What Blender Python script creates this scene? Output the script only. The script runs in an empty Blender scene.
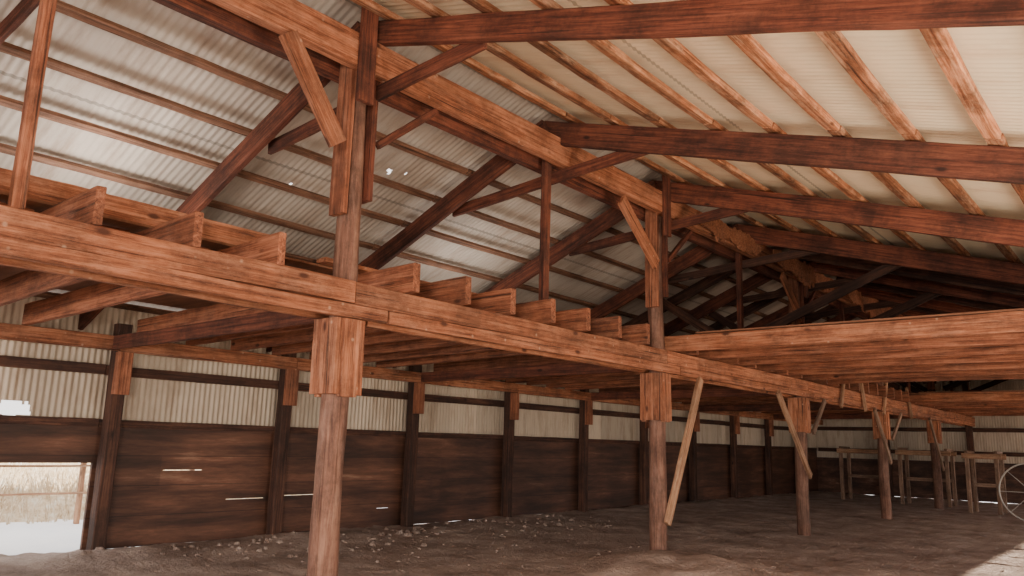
import bpy, math, random
from mathutils import Vector, Matrix, noise
random.seed(7)
COL=bpy.context.scene.collection
# ------------------------------------------------------------ materials
def newmat(name):
    m=bpy.data.materials.new(name); m.use_nodes=True
    nt=m.node_tree; b=nt.nodes['Principled BSDF']; return m,nt,b
def N(nt,t,**k):
    n=nt.nodes.new(t)
    for a,v in k.items(): setattr(n,a,v)
    return n
def ramp(nt,stops):
    r=N(nt,'ShaderNodeValToRGB'); e=r.color_ramp.elements
    while len(e)<len(stops): e.new(0.5)
    for i,(p,c) in enumerate(stops):
        e[i].position=p; e[i].color=(*c,1)
    return r
def wood(name,dark,mid,light,rough=0.8,stain=0.45,dust=.3,lo=.72,hi=1.15,nails=0.0,grain=12,split=.22,bump=.7):
    m,nt,b=newmat(name); L=nt.links
    tc=N(nt,'ShaderNodeTexCoord'); oi=N(nt,'ShaderNodeObjectInfo')
    mul=N(nt,'ShaderNodeVectorMath',operation='SCALE'); 
    cx=N(nt,'ShaderNodeCombineXYZ')
    for i in range(3): L.new(oi.outputs['Random'],cx.inputs[i])
    L.new(cx.outputs[0],mul.inputs[0]); mul.inputs['Scale'].default_value=37.0
    add=N(nt,'ShaderNodeVectorMath',operation='ADD')
    L.new(tc.outputs['Object'],add.inputs[0]); L.new(mul.outputs[0],add.inputs[1])
    mp=N(nt,'ShaderNodeMapping'); mp.inputs['Scale'].default_value=(0.4,grain,grain)
    L.new(add.outputs[0],mp.inputs[0])
    n1=N(nt,'ShaderNodeTexNoise'); n1.inputs['Scale'].default_value=2.4; n1.inputs['Detail'].default_value=14; n1.inputs['Roughness'].default_value=.8; n1.inputs['Distortion'].default_value=.3
    L.new(mp.outputs[0],n1.inputs['Vector'])
    r=ramp(nt,[(0.39,dark),(0.49,mid),(0.60,light)]); L.new(n1.outputs['Fac'],r.inputs[0])
    n2=N(nt,'ShaderNodeTexNoise'); n2.inputs['Scale'].default_value=1.8; n2.inputs['Detail'].default_value=10; n2.inputs['Roughness'].default_value=.75
    L.new(add.outputs[0],n2.inputs['Vector'])
    r2=ramp(nt,[(0.40,(1-stain,)*3),(0.56,(1.0,1.0,1.0))]); L.new(n2.outputs['Fac'],r2.inputs[0])
    mx=N(nt,'ShaderNodeMix',data_type='RGBA',blend_type='MULTIPLY'); mx.inputs[0].default_value=1
    L.new(r.outputs[0],mx.inputs[6]); L.new(r2.outputs[0],mx.inputs[7])
    mpc=N(nt,'ShaderNodeMapping'); mpc.inputs['Scale'].default_value=(0.35,22,22); L.new(add.outputs[0],mpc.inputs[0])
    nc=N(nt,'ShaderNodeTexNoise'); nc.inputs['Scale'].default_value=1.6; nc.inputs['Detail'].default_value=4; L.new(mpc.outputs[0],nc.inputs['Vector'])
    rc=ramp(nt,[(0.31,(split,split*.85,split*.75)),(0.38,(1,1,1))]); L.new(nc.outputs['Fac'],rc.inputs[0])
    mxc=N(nt,'ShaderNodeMix',data_type='RGBA',blend_type='MULTIPLY'); mxc.inputs[0].default_value=1
    L.new(mx.outputs[2],mxc.inputs[6]); L.new(rc.outputs[0],mxc.inputs[7])
    mr=N(nt,'ShaderNodeMapRange'); mr.inputs[3].default_value=lo; mr.inputs[4].default_value=hi
    L.new(oi.outputs['Random'],mr.inputs[0])
    mx2=N(nt,'ShaderNodeVectorMath',operation='SCALE'); L.new(mxc.outputs[2],mx2.inputs[0]); L.new(mr.outputs[0],mx2.inputs['Scale'])
    sc=N(nt,'ShaderNodeVectorMath',operation='ADD'); sc.inputs[1].default_value=(11,5,3); L.new(add.outputs[0],sc.inputs[0])
    mp4=N(nt,'ShaderNodeMapping'); mp4.inputs['Scale'].default_value=(.5,2.2,2.2); L.new(sc.outputs[0],mp4.inputs[0])
    n5=N(nt,'ShaderNodeTexNoise'); n5.inputs['Scale'].default_value=3.6; n5.inputs['Detail'].default_value=14; n5.inputs['Roughness'].default_value=.85; L.new(mp4.outputs[0],n5.inputs['Vector'])
    rd=ramp(nt,[(0.50,(0,0,0)),(0.63,(dust,)*3)]); L.new(n5.outputs['Fac'],rd.inputs[0])
    md=N(nt,'ShaderNodeMix',data_type='RGBA'); L.new(rd.outputs[0],md.inputs[0]); L.new(mx2.outputs[0],md.inputs[6])
    md.inputs[7].default_value=(min(1,light[0]*1.12),min(1,light[1]*1.35),min(1,light[2]*1.6),1)
    v=N(nt,'ShaderNodeTexVoronoi'); v.inputs['Scale'].default_value=3.6
    mp2=N(nt,'ShaderNodeMapping'); mp2.inputs['Scale'].default_value=(.45,1,1); L.new(add.outputs[0],mp2.inputs[0]); L.new(mp2.outputs[0],v.inputs['Vector'])
    rk=ramp(nt,[(0.05,(1,1,1)),(0.11,(0,0,0))]); L.new(v.outputs['Distance'],rk.inputs[0])
    mk=N(nt,'ShaderNodeMix',data_type='RGBA'); L.new(rk.outputs[0],mk.inputs[0]); L.new(md.outputs[2],mk.inputs[6])
    mk.inputs[7].default_value=(dark[0]*.6,dark[1]*.6,dark[2]*.6,1)
    out=mk.outputs[2]
    if nails:
        v2=N(nt,'ShaderNodeTexVoronoi'); v2.inputs['Scale'].default_value=6; L.new(add.outputs[0],v2.inputs['Vector'])
        rl=ramp(nt,[(0.05,(nails,)*3),(0.12,(0,0,0))]); L.new(v2.outputs['Distance'],rl.inputs[0])
        ml=N(nt,'ShaderNodeMix',data_type='RGBA'); L.new(rl.outputs[0],ml.inputs[0]); L.new(out,ml.inputs[6]); ml.inputs[7].default_value=(.75,.55,.4,1)
        out=ml.outputs[2]
    L.new(out,b.inputs['Base Color']); b.inputs['Roughness'].default_value=rough
    bp=N(nt,'ShaderNodeBump'); bp.inputs['Strength'].default_value=bump; bp.inputs['Distance'].default_value=.015
    L.new(n1.outputs['Fac'],bp.inputs['Height']); L.new(bp.outputs[0],b.inputs['Normal'])
    return m
W_BEAM=wood('wood_beam',(.12,.034,.014),(.36,.122,.054),(.55,.235,.125),nails=.3)
W_JOIST=wood('wood_joist',(.09,.028,.013),(.27,.088,.042),(.45,.18,.095))
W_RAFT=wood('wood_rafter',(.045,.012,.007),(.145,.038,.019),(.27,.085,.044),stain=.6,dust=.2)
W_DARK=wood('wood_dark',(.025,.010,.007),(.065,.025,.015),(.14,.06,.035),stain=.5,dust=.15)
W_ORNG=wood('wood_purlin',(.18,.048,.018),(.50,.18,.075),(.80,.43,.24),stain=.6,dust=.45,lo=.55)
W_PURL=wood('wood_purlin_brown',(.09,.038,.02),(.19,.085,.047),(.32,.16,.095),stain=.4)
W_POLE=wood('wood_pole',(.10,.042,.027),(.20,.092,.060),(.32,.17,.115),stain=.45,dust=.3,grain=5,split=.6,bump=.4)
W_LITE=wood('wood_pale',(.22,.10,.055),(.42,.22,.12),(.56,.34,.21),stain=.4)
W_GREY=wood('wood_dim',(.12,.065,.042),(.24,.14,.09),(.36,.23,.16),stain=.4)

def corr_mat(name,base,rust,rough=.6,metal=.05,rustamt=.55,lo=.8):
    m,nt,b=newmat(name); L=nt.links
    tc=N(nt,'ShaderNodeTexCoord'); sp=N(nt,'ShaderNodeSeparateXYZ'); L.new(tc.outputs['Object'],sp.inputs[0])
    def fl(out,size):
        d=N(nt,'ShaderNodeMath',operation='DIVIDE'); d.inputs[1].default_value=size; L.new(out,d.inputs[0])
        f=N(nt,'ShaderNodeMath',operation='FLOOR'); L.new(d.outputs[0],f.inputs[0])
        g=N(nt,'ShaderNodeMath',operation='FRACT'); L.new(d.outputs[0],g.inputs[0]); return f.outputs[0],g.outputs[0]
    cx=N(nt,'ShaderNodeCombineXYZ'); fx,gx=fl(sp.outputs[0],.76); fy,gy=fl(sp.outputs[1],2.35); L.new(fx,cx.inputs[0]); L.new(fy,cx.inputs[1])
    wn=N(nt,'ShaderNodeTexWhiteNoise',noise_dimensions='3D'); L.new(cx.outputs[0],wn.inputs['Vector'])
    mr=N(nt,'ShaderNodeMapRange'); mr.inputs[3].default_value=lo; mr.inputs[4].default_value=1.06; L.new(wn.outputs['Value'],mr.inputs[0])
    mp=N(nt,'ShaderNodeMapping'); mp.inputs['Scale'].default_value=(3.5,.6,1); L.new(tc.outputs['Object'],mp.inputs[0])
    n=N(nt,'ShaderNodeTexNoise'); n.inputs['Scale'].default_value=1.2; n.inputs['Detail'].default_value=9; n.inputs['Roughness'].default_value=.72; L.new(mp.outputs[0],n.inputs['Vector'])
    r=ramp(nt,[(rustamt-.08,(0,0,0)),(rustamt+.2,(1,1,1))]); L.new(n.outputs['Fac'],r.inputs[0])
    mx=N(nt,'ShaderNodeMix',data_type='RGBA'); L.new(r.outputs[0],mx.inputs[0]); mx.inputs[6].default_value=(*base,1); mx.inputs[7].default_value=(*rust,1)
    sm=N(nt,'ShaderNodeMath',operation='GREATER_THAN'); sm.inputs[1].default_value=.018; L.new(gy,sm.inputs[0])
    sm2=N(nt,'ShaderNodeMapRange'); sm2.inputs[3].default_value=.6; L.new(sm.outputs[0],sm2.inputs[0])
    mm=N(nt,'ShaderNodeMath',operation='MULTIPLY'); L.new(mr.outputs[0],mm.inputs[0]); L.new(sm2.outputs[0],mm.inputs[1])
    s=N(nt,'ShaderNodeVectorMath',operation='SCALE'); L.new(mx.outputs[2],s.inputs[0]); L.new(mm.outputs[0],s.inputs['Scale'])
    L.new(s.outputs[0],b.inputs['Base Color']); b.inputs['Roughness'].default_value=rough; b.inputs['Metallic'].default_value=metal
    return m
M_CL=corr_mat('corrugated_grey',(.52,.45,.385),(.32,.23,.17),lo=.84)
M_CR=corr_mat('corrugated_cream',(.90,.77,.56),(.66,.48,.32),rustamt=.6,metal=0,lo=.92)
M_CW=corr_mat('corrugated_wall',(.60,.50,.39),(.32,.225,.15),lo=.72)

def noisy(name,cols,scale=2,rough=.95,bump=.3,detail=8,vscale=(1,1,1),bs=9,bd=.05):
    m,nt,b=newmat(name); L=nt.links
    tc=N(nt,'ShaderNodeTexCoord'); mp=N(nt,'ShaderNodeMapping'); mp.inputs['Scale'].default_value=vscale; L.new(tc.outputs['Object'],mp.inputs[0])
    n=N(nt,'ShaderNodeTexNoise'); n.inputs['Scale'].default_value=scale; n.inputs['Detail'].default_value=detail; n.inputs['Roughness'].default_value=.7; L.new(mp.outputs[0],n.inputs['Vector'])
    r=ramp(nt,cols); L.new(n.outputs['Fac'],r.inputs[0]); L.new(r.outputs[0],b.inputs['Base Color']); b.inputs['Roughness'].default_value=rough
    n3=N(nt,'ShaderNodeTexNoise'); n3.inputs['Scale'].default_value=scale*bs; n3.inputs['Detail'].default_value=8; n3.inputs['Roughness'].default_value=.65; L.new(tc.outputs['Object'],n3.inputs['Vector'])
    bp=N(nt,'ShaderNodeBump'); bp.inputs['Strength'].default_value=bump; bp.inputs['Distance'].default_value=bd
    L.new(n3.outputs['Fac'],bp.inputs['Height']); L.new(bp.outputs[0],b.inputs['Normal'])
    return m
M_DIRT=noisy('dirt',[(.34,(.22,.155,.125)),(.5,(.40,.30,.25)),(.66,(.57,.45,.385))],scale=1.2,bump=.9,detail=14,bs=12,bd=.07)
M_CLOD=noisy('clod',[(.3,(.16,.115,.095)),(.7,(.31,.235,.195))],scale=5)
M_SNOW=noisy('snow',[(.35,(.85,.87,.92)),(.6,(.95,.95,.97))],scale=.8)
M_STRAW=noisy('straw',[(.34,(.50,.34,.19)),(.5,(.86,.68,.46)),(.64,(1,.92,.78))],scale=5,bump=1,detail=12)
M_OUT=noisy('pale_earth',[(.3,(.42,.33,.25)),(.7,(.62,.52,.42))],scale=.7)
M_PLY=noisy('deck_boards',[(.3,(.11,.042,.02)),(.7,(.28,.12,.062))],scale=2,vscale=(.4,3,1),rough=.8)
def board_mat():
    m,nt,b=newmat('weathered_wall_boards'); L=nt.links
    tc=N(nt,'ShaderNodeTexCoord'); sp=N(nt,'ShaderNodeSeparateXYZ'); L.new(tc.outputs['Object'],sp.inputs[0])
    def fl(out,size):
        d=N(nt,'ShaderNodeMath',operation='DIVIDE'); d.inputs[1].default_value=size; L.new(out,d.inputs[0])
        f=N(nt,'ShaderNodeMath',operation='FLOOR'); L.new(d.outputs[0],f.inputs[0]); return f.outputs[0],d.outputs[0]
    fz,dz=fl(sp.outputs[2],.393); fy,dy=fl(sp.outputs[1],5.47)
    cx=N(nt,'ShaderNodeCombineXYZ'); L.new(fz,cx.inputs[0]); L.new(fy,cx.inputs[1])
    wn=N(nt,'ShaderNodeTexWhiteNoise',noise_dimensions='3D'); L.new(cx.outputs[0],wn.inputs['Vector'])
    mp=N(nt,'ShaderNodeMapping'); mp.inputs['Scale'].default_value=(1,.3,3); L.new(tc.outputs['Object'],mp.inputs[0])
    n=N(nt,'ShaderNodeTexNoise'); n.inputs['Scale'].default_value=1.4; n.inputs['Detail'].default_value=13; n.inputs['Roughness'].default_value=.73; n.inputs['Distortion'].default_value=.2; L.new(mp.outputs[0],n.inputs['Vector'])
    r=ramp(nt,[(.34,(.026,.012,.007)),(.48,(.072,.030,.018)),(.60,(.145,.064,.038)),(.73,(.32,.19,.125))]); L.new(n.outputs['Fac'],r.inputs[0])
    n2=N(nt,'ShaderNodeTexNoise'); n2.inputs['Scale'].default_value=.8; n2.inputs['Detail'].default_value=6; L.new(tc.outputs['Object'],n2.inputs['Vector'])
    r2=ramp(nt,[(.38,(.65,.62,.6)),(.62,(1.12,1.08,1.04))]); L.new(n2.outputs['Fac'],r2.inputs[0])
    mx=N(nt,'ShaderNodeMix',data_type='RGBA',blend_type='MULTIPLY'); mx.inputs[0].default_value=1; L.new(r.outputs[0],mx.inputs[6]); L.new(r2.outputs[0],mx.inputs[7])
    mr=N(nt,'ShaderNodeMapRange'); mr.inputs[3].default_value=.82; mr.inputs[4].default_value=1.12; L.new(wn.outputs['Value'],mr.inputs[0])
    fr=N(nt,'ShaderNodeMath',operation='FRACT'); L.new(dz,fr.inputs[0])
    g=N(nt,'ShaderNodeMath',operation='GREATER_THAN'); g.inputs[1].default_value=.025; L.new(fr.outputs[0],g.inputs[0])
    g2=N(nt,'ShaderNodeMapRange'); g2.inputs[3].default_value=.4; L.new(g.outputs[0],g2.inputs[0])
    mm=N(nt,'ShaderNodeMath',operation='MULTIPLY'); L.new(mr.outputs[0],mm.inputs[0]); L.new(g2.outputs[0],mm.inputs[1])
    s=N(nt,'ShaderNodeVectorMath',operation='SCALE'); L.new(mx.outputs[2],s.inputs[0]); L.new(mm.outputs[0],s.inputs['Scale'])
    L.new(s.outputs[0],b.inputs['Base Color']); b.inputs['Roughness'].default_value=.6
    return m
M_PANEL=board_mat()
M_STEEL,_,bb=newmat('pale_steel'); bb.inputs['Base Color'].default_value=(.4,.38,.35,1); bb.inputs['Roughness'].default_value=.5

# ------------------------------------------------------------ builders
def link(o): COL.objects.link(o); return o
def tag(o,label=None,cat=None,group=None,kind=None):
    if label: o['label']=label
    if cat: o['category']=cat
    if group: o['group']=group
    if kind: o['kind']=kind
    return o
def meshobj(name,verts,faces,mat,smooth=False):
    me=bpy.data.meshes.new(name); me.from_pydata(verts,[],faces); me.update()
    me.materials.append(mat)
    if smooth: me.polygons.foreach_set('use_smooth',[True]*len(me.polygons))
    return link(bpy.data.objects.new(name,me))
cache={}
def prism_mesh(Ln,w,h,mat,seed=0,jit=.005):
    key=(round(Ln,2),round(w,3),round(h,3),mat.name,seed)
    if key in cache: return cache[key]
    n=max(2,min(40,int(Ln/.25))); c=min(w,h)*.08
    prof=[(-w/2+c,-h/2),(w/2-c,-h/2),(w/2,-h/2+c),(w/2,h/2-c),(w/2-c,h/2),(-w/2+c,h/2),(-w/2,h/2-c),(-w/2,-h/2+c)]
    V=[];F=[]
    for i in range(n+1):
        x=Ln*i/n
        by=noise.noise(Vector((x*.5,seed*3.1+1,5)))*jit*3; bz=noise.noise(Vector((x*.5,seed*3.1+9,15)))*jit*3
        for k,(a,b) in enumerate(prof):
            V.append((x,a+by+random.uniform(-jit,jit)*.5,b+bz+random.uniform(-jit,jit)*.5))
    for i in range(n):
        for k in range(8):
            a=i*8+k;b=i*8+(k+1)%8
            F.append((a,a+8,b+8,b))
    F.append(tuple(range(8))); F.append(tuple(n*8+7-k for k in range(8)))
    me=bpy.data.meshes.new('timber'); me.from_pydata(V,[],F); me.update(); me.materials.append(mat)
    cache[key]=me; return me
def place(o,p0,p1,up):
    d=(p1-p0).normalized(); y=up.cross(d).normalized(); z=d.cross(y)
    M=Matrix((d,y,z)).transposed().to_4x4(); M.translation=p0
    o.matrix_world=M
def beam(name,p0,p1,w,h,mat,label=None,cat=None,group=None,up=(0,0,1),kind=None,parent=None,seed=0):
    p0=Vector(p0);p1=Vector(p1);up=Vector(up)
    o=link(bpy.data.objects.new(name,prism_mesh((p1-p0).length,w,h,mat,seed)))
    if parent is not None:
        place(o,p0-parent.location,p1-parent.location,up); o.parent=parent
    else: place(o,p0,p1,up)
    return tag(o,label,cat,group,kind)
def empty(name,loc,label,cat,group=None):
    e=link(bpy.data.objects.new(name,None)); e.location=loc; e.empty_display_size=.2
    return tag(e,label,cat,group)
def pole_mesh(Ln,r0,r1,mat,seed):
    n=int(Ln/.1);S=24;V=[];F=[]
    for i in range(n+1):
        x=Ln*i/n; r=r0+(r1-r0)*i/n
        bx=noise.noise(Vector((x*.6,seed,0)))*.045; by=noise.noise(Vector((x*.6,seed+7,0)))*.045
        for k in range(S):
            a=2*math.pi*k/S; rr=r*(1+.09*noise.noise(Vector((x*1.2,math.cos(a)*.6+seed,math.sin(a)*.6)))+.03*noise.noise(Vector((x*4,math.cos(a)*3+seed,math.sin(a)*3))))
            V.append((x,bx+rr*math.cos(a),by+rr*math.sin(a)))
    for i in range(n):
        for k in range(S):
            a=i*S+k;b=i*S+(k+1)%S; F.append((a,a+S,b+S,b))
    F.append(tuple(range(S)));F.append(tuple(n*S+S-1-k for k in range(S)))
    me=bpy.data.meshes.new('pole'); me.from_pydata(V,[],F); me.update(); me.materials.append(mat)
    for p in me.polygons: p.use_smooth=len(p.vertices)==4
    return me
def cells(name,rect,holes,thick,mat,axis='x',pos=0,group=None,kind='structure'):
    us=sorted({rect[0],rect[1],*[h[0] for h in holes],*[h[1] for h in holes]})
    zs=sorted({rect[2],rect[3],*[h[2] for h in holes],*[h[3] for h in holes]})
    us=[u for u in us if rect[0]<=u<=rect[1]]; zs=[z for z in zs if rect[2]<=z<=rect[3]]
    V=[];F=[]
    for i in range(len(us)-1):
        for j in range(len(zs)-1):
            uc=(us[i]+us[i+1])/2; zc=(zs[j]+zs[j+1])/2
            if any(h[0]<uc<h[1] and h[2]<zc<h[3] for h in holes): continue
            b=len(V)
            for t in (pos-thick/2,pos+thick/2):
                for u,z in ((us[i],zs[j]),(us[i+1],zs[j]),(us[i+1],zs[j+1]),(us[i],zs[j+1])):
                    V.append((t,u,z) if axis=='x' else (u,t,z))
            F+=[(b,b+1,b+2,b+3),(b+7,b+6,b+5,b+4),(b,b+4,b+5,b+1),(b+1,b+5,b+6,b+2),(b+2,b+6,b+7,b+3),(b+3,b+7,b+4,b)]
    return tag(meshobj(name,V,F,mat),kind=kind)
def corr(name,origin,u,v,Lu,vlen,mat,v0=lambda s:0,pitch=.08,amp=.009,nv=1,holes=()):
    u=Vector(u).normalized(); v=Vector(v).normalized(); w=u.cross(v)
    n=int(Lu/pitch*6);V=[];F=[]
    for i in range(n+1):
        s=Lu*i/n; a=v0(s); L=vlen(s)
        for j in range(nv+1):
            y=a+(L-a)*j/nv
            V.append((s,y,amp*math.sin(2*math.pi*s/pitch)+.004*noise.noise(Vector((s*.4,y*.4,3)))))
    for i in range(n):
        for j in range(nv):
            a=i*(nv+1)+j
            if holes:
                s=V[a][0];y=V[a][1]
                if any(((s-hs)/rs)**2+((y-hy-sk*(s-hs))/ry)**2<1+.6*noise.noise(Vector((s*25,y*12,0))) for hs,hy,rs,ry,sk in holes): continue
            F.append((a,a+nv+1,a+nv+2,a+1))
    o=meshobj(name,V,F,mat,True)
    M=Matrix((u,v,w)).transposed().to_4x4(); M.translation=Vector(origin); o.matrix_world=M
    return tag(o,kind='structure')

# ------------------------------------------------------------ dimensions
XR=-5.49; XW=-10.83; XE=3.0; XS=1.9; S=2.735; Y0=-4.0; YE=31.6
PY=[4.23+2*S*k for k in range(-1,5)]
RY=[4.23+S*k+(.12 if k%2 else .04) for k in range(-3,10)]
SL=.42; SR=.30; ZC=5.25
cl=math.cos(math.atan(SL)); cr=math.cos(math.atan(SR))
GT=2.82; GB=2.51

def terrain(name,x0,x1,y0,y1,st,mat,amp,z=0,fn=None,kind='structure'):
    nx=int((x1-x0)/st);ny=int((y1-y0)/st);V=[];F=[]
    for i in range(nx+1):
        for j in range(ny+1):
            x=x0+(x1-x0)*i/nx;y=y0+(y1-y0)*j/ny
            h=z+amp*(noise.noise(Vector((x*.7,y*.7,0)))+.5*noise.noise(Vector((x*2.3,y*2.3,4)))+.35*noise.noise(Vector((x*6,y*6,4))))
            if fn: h+=fn(x,y)
            V.append((x,y,h))
    for i in range(nx):
        for j in range(ny):
            a=i*(ny+1)+j; F.append((a,a+ny+1,a+ny+2,a+1))
    return tag(meshobj(name,V,F,mat,True),kind=kind)
def fl(x,y):
    h=.07*max(0,1-abs(x-XW-.6)/1.3)*(.5+noise.noise(Vector((x*1.3,y*1.3,7))))
    d=((x+4.7)/1.6)**2+((y-9.1)/1.1)**2
    h+=.2*math.exp(-d*1.2)*(1+.5*noise.noise(Vector((x*2,y*2,1))))
    h+=.02*noise.noise(Vector((x*4,y*4,11)))+.014*noise.noise(Vector((x*10,y*10,21)))
    return h
terrain('floor',XW-.1,XE+1,Y0-4,YE+.1,.08,M_DIRT,.03,-.01,fn=fl)
terrain('ground_snow',-60,XW-.1,-30,50,1.0,M_SNOW,.08,-.08)
terrain('ground_earth',XE+1,45,-30,60,1.5,M_OUT,.06,-.05)
def bank(x): return .75*max(0,math.sin(math.pi*(x+25)/9.8))**.7 if -25<x<-15.2 else 0
o=terrain('straw_bank',-25,-15.2,-8,26,.25,M_STRAW,.4,-.12,fn=lambda x,y:bank(x))
tag(o,'bank of dry straw and stubble beside the snow','straw',kind='stuff')
V=[];F=[]
for i in range(1800):
    x=random.uniform(-19,-14.9); y=random.uniform(3.5,9.5); z=bank(x)
    h=random.uniform(.15,.6); a=random.uniform(0,6.28); lx=math.cos(a)*h*.5; ly=math.sin(a)*h*.5; b=len(V)
    V+=[(x,y-.012,z-.15),(x,y+.012,z-.15),(x+lx,y+ly,z+h)]; F.append((b,b+1,b+2))
tag(meshobj('dry_brush',V,F,M_STRAW),'dry pale brush stalks outside the low doorway','brush',kind='stuff')
V=[];F=[]
for i in range(560):
    if i<240: x=XW+.35+abs(random.gauss(0,1.1)); y=random.uniform(4.8,14)+random.gauss(0,.5); r=random.choice([.015,.02,.03,.04,.06])
    else: x=random.uniform(-9.5,-1.5); y=random.uniform(6,15); r=random.choice([.006,.008,.01,.014,.02])
    b=len(V); z=fl(x,y)-r*.15
    ring=[(math.cos(a*math.pi/4),math.sin(a*math.pi/4)) for a in range(8)]
    V.append((x,y,z+r*random.uniform(.4,.7)))
    for cx,cy in ring:
        q=r*random.uniform(.5,1.1); V.append((x+cx*q*.8,y+cy*q*.8,z+r*random.uniform(.2,.5)))
    for cx,cy in ring:
        q=r*random.uniform(1.0,1.9); V.append((x+cx*q,y+cy*q,z-r*.8))
    for k in range(8):
        k2=(k+1)%8
        F.append((b,b+1+k,b+1+k2)); F.append((b+1+k,b+9+k,b+9+k2,b+1+k2))
tag(meshobj('dirt_clods',V,F,M_DIRT,True),'scattered dirt clods and gravel on the earth floor','rubble',kind='stuff')

slits=[(6.5,7.15,.560,.574),(7.5,8.5,.585,.597),(5.5,6.1,.985,.995),(9.4,9.7,.31,.32)]
cells('wall_left',(Y0,YE,0,1.57),[(0.9,4.55,-1,1.09)]+slits,.05,M_PANEL,'x',XW-.02)
# upper sheets; one broken-out corner leaves a small bright gap above the boards
HW=[(3.55-Y0,.22,.22,.10,0)]
corr('wall_left_upper',(XW-.06,Y0,1.5),(0,1,0),(0,0,1),YE-Y0+.1,lambda s:1.66,M_CW,nv=40,holes=HW)
def roofz(x): return (ZC+.25-SL*(XR-x)) if x<XR else (ZC+.25-SR*(x-XR))
XF=XW-.15
cells('wall_far',(XF,XE,0,1.3),[(-2.6,.8,-1,1.6)],.05,M_PANEL,'y',YE)
corr('wall_far_upper',(XF,YE+.03,0),(1,0,0),(0,0,1),XE-XF,lambda s:roofz(XF+s)-.02,M_CW,v0=lambda s:1.25)
Lr=(XR-(XW-.45))/cl
H=[(6.14-Y0,1.71/cl,.045,.03,.3),(6.36-Y0,1.66/cl,.02,.02,0),(10.1-Y0,1.70/cl,.035,.2,.3),(7.4-Y0,1.15/cl,.02,.03,0),(5.2-Y0,2.4/cl,.02,.03,0)]
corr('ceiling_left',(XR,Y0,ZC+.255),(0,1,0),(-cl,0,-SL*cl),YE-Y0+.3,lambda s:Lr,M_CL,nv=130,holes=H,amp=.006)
Rr=(XE+.5-XR)/cr
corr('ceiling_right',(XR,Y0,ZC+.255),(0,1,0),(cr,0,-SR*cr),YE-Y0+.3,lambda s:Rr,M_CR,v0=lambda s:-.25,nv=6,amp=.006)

for (z,h,lab) in ((2.29,.13,'dark horizontal girt board across corrugated wall'),(1.60,.1,'dark sill rail above the boarded lower wall')):
    for a in range(-3,10):
        ya=4.55+S*a; yb=min(ya+S-.01,YE-.15)
        beam('girt',(XW+.045,ya,z),(XW+.045,yb,z),.05,h,W_DARK,lab,'beam','wall girts',seed=a%3)
for z in (1.6,2.4,3.4,4.3):
    xa=max(XW+.1,XR-(ZC+.1-z)/SL); xb=min(XE-.1,XR+(ZC+.1-z)/SR)
    beam('girt',(xa,YE-.08,z),(xb,YE-.08,z),.05,.14,W_DARK,'dark horizontal girt board on the end wall','beam','end wall girts')
for k in range(-1,10):
    y=4.66+S*k-(.14 if k>0 else 0)
    e=empty('wall_post',(XW+.17,y,0),'dark square timber post against boarded wall with block at its head','post','posts along the side wall')
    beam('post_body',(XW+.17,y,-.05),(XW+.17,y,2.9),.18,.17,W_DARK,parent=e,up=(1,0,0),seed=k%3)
    b=beam('head_block',(XW+.31,y,1.97),(XW+.31,y,2.52),.2,.09,W_JOIST,parent=e,up=(1,0,0))
    b['label']='lighter wooden block'
for x in (-8.2,-5.5,-2.7,1.0):
    e=empty('wall_post',(x,YE-.2,0),'dark square timber post against the end wall','post','posts along the end wall')
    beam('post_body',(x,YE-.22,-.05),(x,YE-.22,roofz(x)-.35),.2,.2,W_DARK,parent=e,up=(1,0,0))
for k in range(-3,10):
    ya=4.58+S*k; yb=min(ya+S-.01,YE-.15)
    beam('ledger_beam',(XW+.31,ya,2.62),(XW+.31,yb,2.62),.07,.19,W_BEAM,'reddish ledger plank fixed to the wall posts','beam','wall ledger planks',seed=k%3)

# ---- pole row
for i,y in enumerate(PY):
    e=empty('timber_post',(XR,y,0),'round weathered pole with boxed plank collar under the loft girder','post','row of round pole posts')
    p=link(bpy.data.objects.new('pole',pole_mesh(5.1,.122,.10,W_POLE,i*3.3))); place(p,Vector((0,0,-.1)),Vector((0,0,5.0)),Vector((1,0,0))); p.parent=e
    for dx in (.15,-.15):
        beam('collar_plank',(XR+dx,y,1.84),(XR+dx,y,GB-.01),.17,.06,W_BEAM,parent=e,up=(1,0,0),seed=i%2)
    for dy in (.12,-.12):
        beam('collar_plank',(XR,y+dy,1.86),(XR,y+dy,GB-.01),.07,.32,W_BEAM,parent=e,up=(1,0,0),seed=1)
    for dy in (.135,-.135):
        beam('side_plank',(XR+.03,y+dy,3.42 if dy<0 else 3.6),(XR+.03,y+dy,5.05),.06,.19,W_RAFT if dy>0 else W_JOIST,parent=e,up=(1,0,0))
    beam('head_plank',(XR+.26,y-.11,4.42),(XR+.26,y-.11,5.36),.17,.05,W_RAFT,parent=e,up=(1,0,0))
ys=sorted([Y0]+PY+[YE-.2])
for a,b in zip(ys[:-1],ys[1:]):
    for sx in (1,-1):
        L='long weathered girder plank bolted across the round poles'
        beam('girder_plank',(XR+sx*.155,a,GT-.095),(XR+sx*.155,b-.01,GT-.095),.07,.19,W_BEAM,L,'beam','loft girder planks',seed=int(a)%4)
        beam('girder_plank',(XR+sx*.15,a+.4,GB+.06),(XR+sx*.15,b+.38 if b<30 else b-.01,GB+.06),.06,.115,W_BEAM,'narrow lower girder plank under the loft girder','beam','loft girder planks',seed=int(a)%3)
        beam('plate_beam',(XR+sx*.17,a,4.91),(XR+sx*.17,b-.01,4.91),.12,.31,W_BEAM if sx>0 else W_RAFT,'long red-brown ridge plate carrying the rafters','beam','ridge plate beams',seed=int(a)%4+5)
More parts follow.
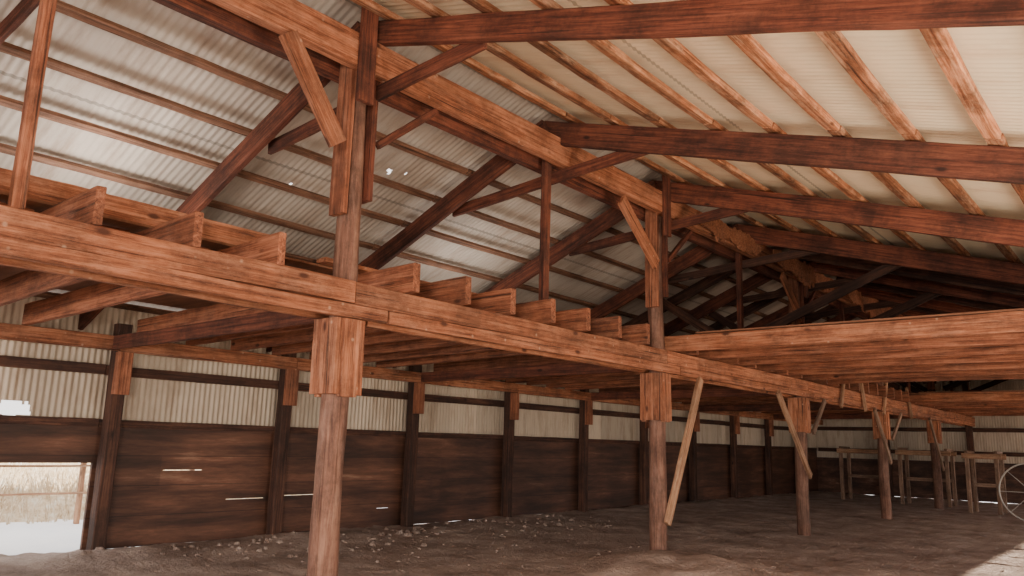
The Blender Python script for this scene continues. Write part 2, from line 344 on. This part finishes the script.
for y in RY:
    if min(abs(y-p) for p in PY)<.3: continue
    near=y<3
    beam('king_post',(XR,y+.03,GT+.0),(XR,y+.03,4.9),.08 if near else .10,.08,W_JOIST if near else W_RAFT,'slim square upright between loft girder and ridge plate','post','slim uprights on the girder',up=(1,0,0))
for k,y in enumerate(RY):
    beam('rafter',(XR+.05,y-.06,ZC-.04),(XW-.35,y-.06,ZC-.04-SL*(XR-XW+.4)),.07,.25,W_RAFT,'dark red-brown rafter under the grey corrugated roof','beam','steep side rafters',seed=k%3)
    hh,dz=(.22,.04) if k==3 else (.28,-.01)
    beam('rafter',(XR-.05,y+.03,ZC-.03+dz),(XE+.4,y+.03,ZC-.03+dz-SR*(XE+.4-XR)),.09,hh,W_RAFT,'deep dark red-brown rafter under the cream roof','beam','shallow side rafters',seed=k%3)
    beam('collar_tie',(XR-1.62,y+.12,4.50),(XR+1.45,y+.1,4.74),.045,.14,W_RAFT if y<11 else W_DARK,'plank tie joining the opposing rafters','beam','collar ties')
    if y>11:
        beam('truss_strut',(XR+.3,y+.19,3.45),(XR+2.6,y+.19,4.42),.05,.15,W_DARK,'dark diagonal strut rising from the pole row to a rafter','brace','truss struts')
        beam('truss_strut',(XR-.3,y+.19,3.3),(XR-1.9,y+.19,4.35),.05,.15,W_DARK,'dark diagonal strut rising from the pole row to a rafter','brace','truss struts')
        if y<30:
            ym=y+S/2
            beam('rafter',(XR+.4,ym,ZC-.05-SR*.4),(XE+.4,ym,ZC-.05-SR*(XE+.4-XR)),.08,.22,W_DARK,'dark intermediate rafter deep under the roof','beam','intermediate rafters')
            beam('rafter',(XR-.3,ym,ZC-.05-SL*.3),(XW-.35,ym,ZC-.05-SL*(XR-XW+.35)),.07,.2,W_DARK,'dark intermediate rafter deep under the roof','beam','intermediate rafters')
x=-6.07
while x>XW-.3:
    for a in range(-3,9,2):
        ya=4.23+S*a; yb=min(ya+2*S-.02,YE-.1)
        z=ZC-.04-SL*(XR-x)+.125/cl+.04
        beam('purlin',(x,ya,z),(x,yb,z),.085,.05,W_PURL,'brown purlin batten under grey corrugated sheets','batten','purlins of the steep roof side',up=(-SL,0,1),seed=a%3)
    x-=.59
x=-5.15
while x<XE+.3:
    for a in range(-3,9,2):
        ya=4.23+S*a; yb=min(ya+2*S-.02,YE-.1)
        z=ZC-.03-SR*(x-XR)+.13/cr+.04
        beam('purlin',(x,ya,z),(x,yb,z),.12,.06,W_ORNG,'wide worn orange-brown purlin board under cream roof sheets','batten','purlins of the shallow roof side',up=(SR,0,1),seed=a%3)
    x+=.61
for i,y in enumerate(PY):
    a,b,zt=(.36,.93,4.72) if i<2 else (.42,1.32,4.64)
    beam('knee_brace',(XR+.26,y-a,3.95),(XR+.26,y-b,zt),.05,.18,W_BEAM,'sawn plank knee brace from pole to ridge plate','brace','wide knee braces')
    beam('knee_brace',(XR+.1,y+.2,4.15),(XR+.1,y+.92,4.75),.05,.07,W_RAFT,'thin stick brace from pole to ridge plate','brace','thin knee braces')
    beam('cross_beam',(XR-.24,y+.24,2.66),(XW+.42,y+.24,2.62),.06,.17,W_RAFT,'cross beam from pole row to wall ledger under joists','beam','cross beams under the loft')
JY=[2.08+.695*k for k in range(-6,42)]
JY=[y for y in JY if y<YE-.5 and min(abs(y-p) for p in PY)>.2]
for k,y in enumerate(JY):
    sm=y<4
    beam('loft_joist',(XR+(.22 if sm else .29),y-.03,GT+(.13 if sm else .14)),(XW+.28,y-.03,2.84),.065 if sm else .085,.26 if sm else .27,W_JOIST,'loft joist plank with its end projecting over the girder','joist','loft joists over the side aisle',seed=k%4)
    if k+1<len(JY):
        bx=-.8 if sm else -.7
        beam('blocking_board',(XR+bx,y+.02,GT+.13),(XR+bx,JY[k+1]-.08,GT+.13),.04,.26,W_JOIST,'reddish blocking board between loft joists','board','blocking boards',seed=k%3)
def slab(name,x0,x1,y0,y1,z0,z1,mat,label,cat):
    V=[(x,y,z) for z in (z0,z1) for x,y in ((x0,y0),(x1,y0),(x1,y1),(x0,y1))]
    F=[(3,2,1,0),(4,5,6,7),(0,1,5,4),(1,2,6,5),(2,3,7,6),(3,0,4,7)]
    return tag(meshobj(name,V,F,mat),label,cat)
slab('loft_deck',XW+1.0,XR-.64,Y0,YE-.3,3.10,3.12,M_PLY,'boarded loft deck on joists over the side aisle','deck')
beam('kick_board',(XR-.8,Y0,3.23),(XR-.8,4.0,3.23),.04,.20,W_BEAM,'long reddish kick board standing on the loft deck edge','board')
beam('kick_board',(XR-.58,4.4,3.15),(XR-.58,9.6,3.15),.14,.04,W_BEAM,'edging plank lying on the joists at the loft edge','board')
def bay(ylist,yb0,yb1):
    for k,y in enumerate(ylist):
        beam('loft_joist',(XR-.1,y+.1,GT+.122),(XS+.1,y+.1,GT+.122),.065,.22,W_BEAM if k==0 else W_JOIST,'long loft joist plank spanning the main aisle','joist','loft joists over the main aisle',seed=k%4)
    slab('loft_deck',XR+.5,XS,yb0,yb1,GT+.245,GT+.265,M_PLY,'boarded loft deck on joists over the main aisle','deck')
bay([9.85+1.02*k for k in range(7)],9.93,16.1)
bay([22.2+1.0*k for k in range(9)],22.3,30.3)
beam('eave_girder',(XS,Y0,GT-.15),(XS,YE-.2,GT-.15),.1,.3,W_BEAM,'girder plank along the open side of the aisle','beam')
for y in PY:
    e=empty('eave_post',(XS,y,0),'round weathered pole at the open side','post','eave posts')
    p=link(bpy.data.objects.new('pole',pole_mesh(2.6,.11,.1,W_POLE,y))); place(p,Vector((0,0,-.1)),Vector((0,0,2.5)),Vector((1,0,0))); p.parent=e
y2=PY[2]
beam('diagonal_brace',(XR+.16,y2+.0,.5),(XR+.20,y2+.96,2.5),.05,.13,W_LITE,'pale plank brace leaning from pole foot to girder','brace')
for i,(lo1,reach) in ((3,(1.05,1.6)),(4,(1.3,1.3)),(5,(1.1,1.5))):
    y=PY[i]
    beam('diagonal_brace',(XR+.2,y-.12,lo1),(XR+.22,y-reach,2.5),.05,.12,W_LITE if i==3 else W_GREY,'plank brace between pole and girder','brace','girder braces')
    if i!=5: beam('diagonal_brace',(XR+.2,y+.12,1.85),(XR+.22,y+.8+.2*(i-3),2.5),.05,.09,W_GREY,'plank brace between pole and girder','brace','girder braces')
for y,s in ((16.9,.35),(18.6,-.3),(20.0,.4),(22.6,-.35)):
    beam('stub_brace',(XR+.24,y,2.42),(XR+.24,y+s,3.2),.05,.09,W_LITE,'short pale strut nailed across the girder','brace','short girder struts')
for i,(ya,yb,xo) in enumerate(((10.5,12.8,.30),(13.2,16.4,.36),(16.8,21.5,.42))):
    n=130;V=[];F=[]
    for k in range(n+1):
        t=k/n; y=ya+(yb-ya)*t; env=max(0,math.sin(math.pi*t))**.5
        lo=4.86-env*(.16+.07*i+.24*noise.noise(Vector((y*1.6,i,0)))+.12*noise.noise(Vector((y*8,i,0))))
        hi=4.96+env*(.07+.10*noise.noise(Vector((y*1.6,i+9,0)))+.06*noise.noise(Vector((y*9,i+5,0))))
        cv=.05*noise.noise(Vector((y*.8,i*4,3)))
        for dx in (0,.025):
            V+= [(XR+xo+dx+cv,y,lo),(XR+xo+dx,y,hi)]
    for k in range(n):
        a=4*k; F+=[(a+2,a+6,a+7,a+3),(a,a+1,a+5,a+4),(a,a+4,a+6,a+2),(a+1,a+3,a+7,a+5)]
    F+=[(0,2,3,1),(4*n,4*n+1,4*n+3,4*n+2)]
    tag(meshobj('torn_board',V,F,W_BEAM),'torn ragged-edged board hanging along the ridge plate','board','torn boards')
def rack(x0,x1,y,z):
    e=empty('timber_rack',((x0+x1)/2,y,0),'rough timber trestle rack near the end wall','rack','timber racks')
    for xx in (x0,x1):
        for yy in (y,y+.8):
            beam('leg',(xx,yy,0),(xx,yy,z),.1,.1,W_GREY,parent=e,up=(1,0,0))
    for yy in (y,y+.8):
        beam('rail',(x0-.12,yy,z+.06),(x1+.12,yy,z+.06),.08,.14,W_LITE,parent=e)
    beam('rail',(x0,y+.8-.07,z*.5),(x1,y+.8-.07,z*.5),.04,.1,W_GREY,parent=e)
    for xx in (x0,x1):
        beam('rail',(xx,y-.05,z+.17),(xx,y+.85,z+.17),.08,.07,W_GREY,parent=e)
rack(-8.6,-7.4,27.4,1.5); rack(-6.7,-5.4,27.0,1.5); rack(-4.5,-3.8,25,1.45)
WX,WY=-2.75,22.6
e=empty('cart_wheel',(WX,WY,0),'pale steel spoked cart wheel standing upright','wheel')
bpy.ops.mesh.primitive_torus_add(major_radius=.68,minor_radius=.018,major_segments=48,minor_segments=8); t=bpy.context.object; t.name='rim'; t.data.materials.append(M_STEEL)
t.rotation_euler=(math.radians(90),0,0); t.location=(0,0,.7); t.parent=e
for k in range(4):
    a=math.pi*k/4; d=Vector((math.cos(a),0,math.sin(a)))*.66; c=Vector((WX,WY,.7))
    beam('spoke',c-d,c+d,.012,.012,M_STEEL,parent=e,up=(0,1,0))
for k in range(8):
    y=-2+2.0*k
    beam('fence_post',(-14.6,y,-.1),(-14.6,y,1.1),.08,.08,W_LITE,'pale wooden fence post in the snow','post','fence posts',up=(1,0,0))
for z in (.45,.9):
    beam('fence_rail',(-14.53,-2.2,z),(-14.53,12.2,z),.03,.035,W_LITE,'pale wooden fence rail outside','rail','fence rails')

# ------------------------------------------------------------ light
w=bpy.data.worlds.new('World'); bpy.context.scene.world=w; w.use_nodes=True
bg=w.node_tree.nodes['Background']; bg.inputs[0].default_value=(1,.95,.91,1); bg.inputs[1].default_value=2.5
def lamp(kind,name,loc,tgt,energy,color,size=1):
    l=bpy.data.lights.new(name,kind); l.energy=energy; l.color=color
    if kind=='AREA': l.shape='DISK'; l.size=size
    o=link(bpy.data.objects.new(name,l)); o.location=loc
    o.rotation_euler=(Vector(tgt)-Vector(loc)).to_track_quat('-Z','Y').to_euler(); return o
s=lamp('SUN','sun',(20,0,12),(20-5,1.0,12-2.43),14,(1,.9,.75)); s.data.angle=.01
lamp('AREA','fill_entrance',(1.5,-3.5,2.2),(-7,9,2.0),640,(1,.86,.73),2.2)  # added fill light behind the camera, no real fixture
lamp('AREA','fill_side_entrance',(-7.0,-3.6,1.5),(-9.5,8,1.4),270,(1,.89,.79),1.5)  # unseen fill added to brighten the left wall and side aisle
lamp('AREA','fill_aisle',(2.2,5.0,.5),(-2.0,8,6),430,(1,.86,.69),2.5)  # out-of-frame fill added to lift the cream roof underside
lamp('AREA','fill_aisle_far',(.8,18.5,.8),(-7,26,2.0),24,(1,.84,.7),2)  # weak fill added off to the right for the end wall
lamp('AREA','fill_loft',(-7.9,3.0,3.22),(-7.91,3.01,6),40,(1,.92,.84),.8)  # upward fill added above the loft deck to brighten the grey roof
lamp('AREA','fill_loft_mid',(-8.0,8.5,3.22),(-8.01,8.51,6),16,(1,.92,.84),.8)  # second added roof fill further along the deck, not a barn lamp
# ------------------------------------------------------------ camera
cam=bpy.data.cameras.new('Camera'); cam.lens=786/1024*36; cam.sensor_width=36; cam.clip_start=.05; cam.clip_end=300
co=link(bpy.data.objects.new('Camera',cam))
Zc=Vector((.0288,.9808,-.1933)).normalized(); Yc=Vector((.6386,-.1663,-.7514)); Yc=(Yc-Zc*Yc.dot(Zc)).normalized(); Xc=Yc.cross(Zc)
M=Matrix((Xc,Yc,Zc)).to_4x4(); M.translation=(0,0,1.5); co.matrix_world=M
bpy.context.scene.camera=co
